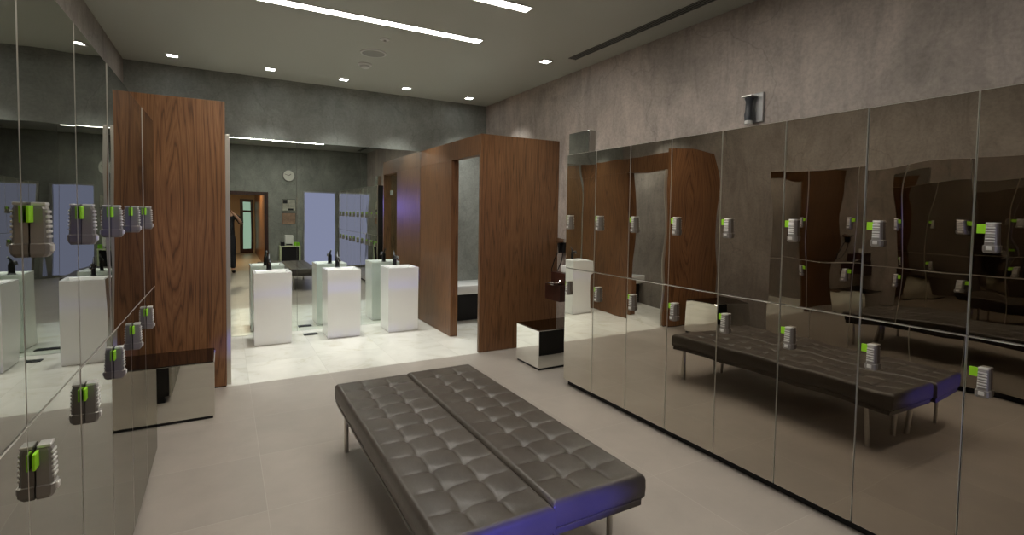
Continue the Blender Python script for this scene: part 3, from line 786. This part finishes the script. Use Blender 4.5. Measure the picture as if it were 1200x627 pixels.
# hands with five fingers each
def hand(s, wrist, palm, dirs, thumb):
    vs = [wrist, palm]; es = [(0, 1)]; rs = [(.023, .018), (.032, .016)]
    for base, mid, tip in dirs:
        i = len(vs); vs += [base, mid, tip]; rs += [.0095, .0088, .0075]; es += [(1, i), (i, i+1), (i+1, i+2)]
    i = len(vs); vs += list(thumb); rs += [.012, .0105, .0085]; es += [(0, i), (i, i+1), (i+1, i+2)]
    return skin_obj('hand', vs, es, rs, M['skin'], P0, root=1)
hand(1, (.085, .155, 1.545), (.045, .185, 1.575), [((.022, .215, 1.612), (.002, .225, 1.615), (-.012, .222, 1.612)), ((.022, .22, 1.592), (.002, .233, 1.592), (-.012, .228, 1.588)), ((.022, .222, 1.572), (.003, .232, 1.570), (-.010, .226, 1.567)), ((.026, .216, 1.553), (.008, .224, 1.549), (-.003, .219, 1.547))], ((.05, .165, 1.60), (.025, .150, 1.618), (.004, .150, 1.622)))
hand(-1, (-.11, .215, 1.47), (-.085, .225, 1.515), [((-.115, .222, 1.548), (-.122, .215, 1.568), (-.118, .208, 1.585)), ((-.100, .236, 1.552), (-.112, .236, 1.572), (-.112, .230, 1.588)), ((-.078, .240, 1.552), (-.068, .248, 1.556), (-.060, .246, 1.560)), ((-.062, .228, 1.545), (-.052, .236, 1.552), (-.045, .236, 1.558))], ((-.07, .205, 1.53), (-.052, .198, 1.55), (-.046, .200, 1.570)))
c = thing('camera', 'black camera held up to the face by the person in the mirror', 'camera', (0, -.075, 1.60))
b = BM(); bx(b, -.068, .066, -.030, .018, -.045, .040, bev=.008, seg=3); bx(b, -.028, .026, -.028, .014, .0402, .062, bev=.006, seg=2); obj('camera_body', b, M['black'], c, True)
b = BM(); lathe(b, [(.034, .0185), (.034, .045), (.030, .050), (.028, .046)], 24, axis='Y'); obj('lens', b, M['blackm'], c, True)
b = BM(); bx(b, .05, .074, -.025, .032, -.045, .036, bev=.008, seg=3); obj('grip', b, M['blackm'], c, True)

# ------------------------------------------------------------------ added lights
# added blue spots standing in for bluish light from behind the camera
o = add_light('bench_tint_spot', 'SPOT', (.80, YF+.06, .37), 330, (.10, .10, 1.), (PI/2, 0, math.radians(-6)), spot_size=math.radians(33), spot_blend=.7, shadow_soft_size=.02)
o.scale = (1, .2, 1)          # a flat, wide beam, shaped to tint the bench ends only
def aim(o, p): o.rotation_euler = (Vector(p) - o.location).to_track_quat('-Z', 'Y').to_euler()
aim(add_light('blue_tint_spot', 'SPOT', (.95, YF+.06, 1.75), 70, (.25, .22, 1.), spot_size=math.radians(19), spot_blend=1., shadow_soft_size=.02), (2.53, 6.5, 1.45))  # added spot, aimed to tint the right cubicle's side
aim(add_light('blue_tint_spot', 'SPOT', (.95, YF+.06, 1.70), 40, (.2, .25, 1.), spot_size=math.radians(26), spot_blend=1., shadow_soft_size=.02), (-.36, 3.25, 1.25))  # added spot, aimed to tint the far left locks
add_light('cubicle_fill', 'SPOT', (-.5, 6.2, H-.03), 40, (.97, 1., .95), spot_size=math.radians(100), spot_blend=.6, shadow_soft_size=.05)  # added fill over the left cubicle, without a fitting of its own
add_light('cubicle_fill', 'SPOT', (3.1, 6.2, H-.03), 40, (.97, 1., .95), spot_size=math.radians(100), spot_blend=.6, shadow_soft_size=.05)  # the same added fill over the right cubicle

wd = bpy.data.worlds.new('world'); SC.world = wd; wd.use_nodes = True
wd.node_tree.nodes['Background'].inputs[0].default_value = (.8, .85, 1., 1); wd.node_tree.nodes['Background'].inputs[1].default_value = .02

# ------------------------------------------------------------------ camera
cam = bpy.data.cameras.new('Camera'); co = bpy.data.objects.new('Camera', cam); COL.objects.link(co)
FPX, PX, PY, V1, V2 = 596., 600., 276., (262.5, 245.5), (1655., 267.)
def dv(p): return Vector(((p[0]-PX)/FPX, -(p[1]-PY)/FPX, -1.)).normalized()
Yc = dv(V1); Xc = dv(V2); Xc = (Xc - Yc*Xc.dot(Yc)).normalized(); Zc = Xc.cross(Yc)
R = Matrix((Xc, Yc, Zc))
co.matrix_world = Matrix.Translation((0, 0, 1.6)) @ R.to_4x4()
cam.sensor_fit = 'HORIZONTAL'; cam.sensor_width = 36.; cam.lens = FPX/1200*36.
cam.shift_x = 0; cam.shift_y = -(313.5 - PY)/1200
cam.clip_start = .01
SC.camera = co
vs_ = SC.view_settings
vs_.view_transform = 'Standard'; vs_.look = 'None'; vs_.exposure = .14; vs_.gamma = 1.; vs_.use_curve_mapping = False
cy = SC.cycles
cy.use_denoising = True
cy.max_bounces = 14; cy.glossy_bounces = 12; cy.diffuse_bounces = 4; cy.transmission_bounces = 8
cy.caustics_reflective = True; cy.caustics_refractive = False; cy.sample_clamp_indirect = 4.; cy.blur_glossy = .5
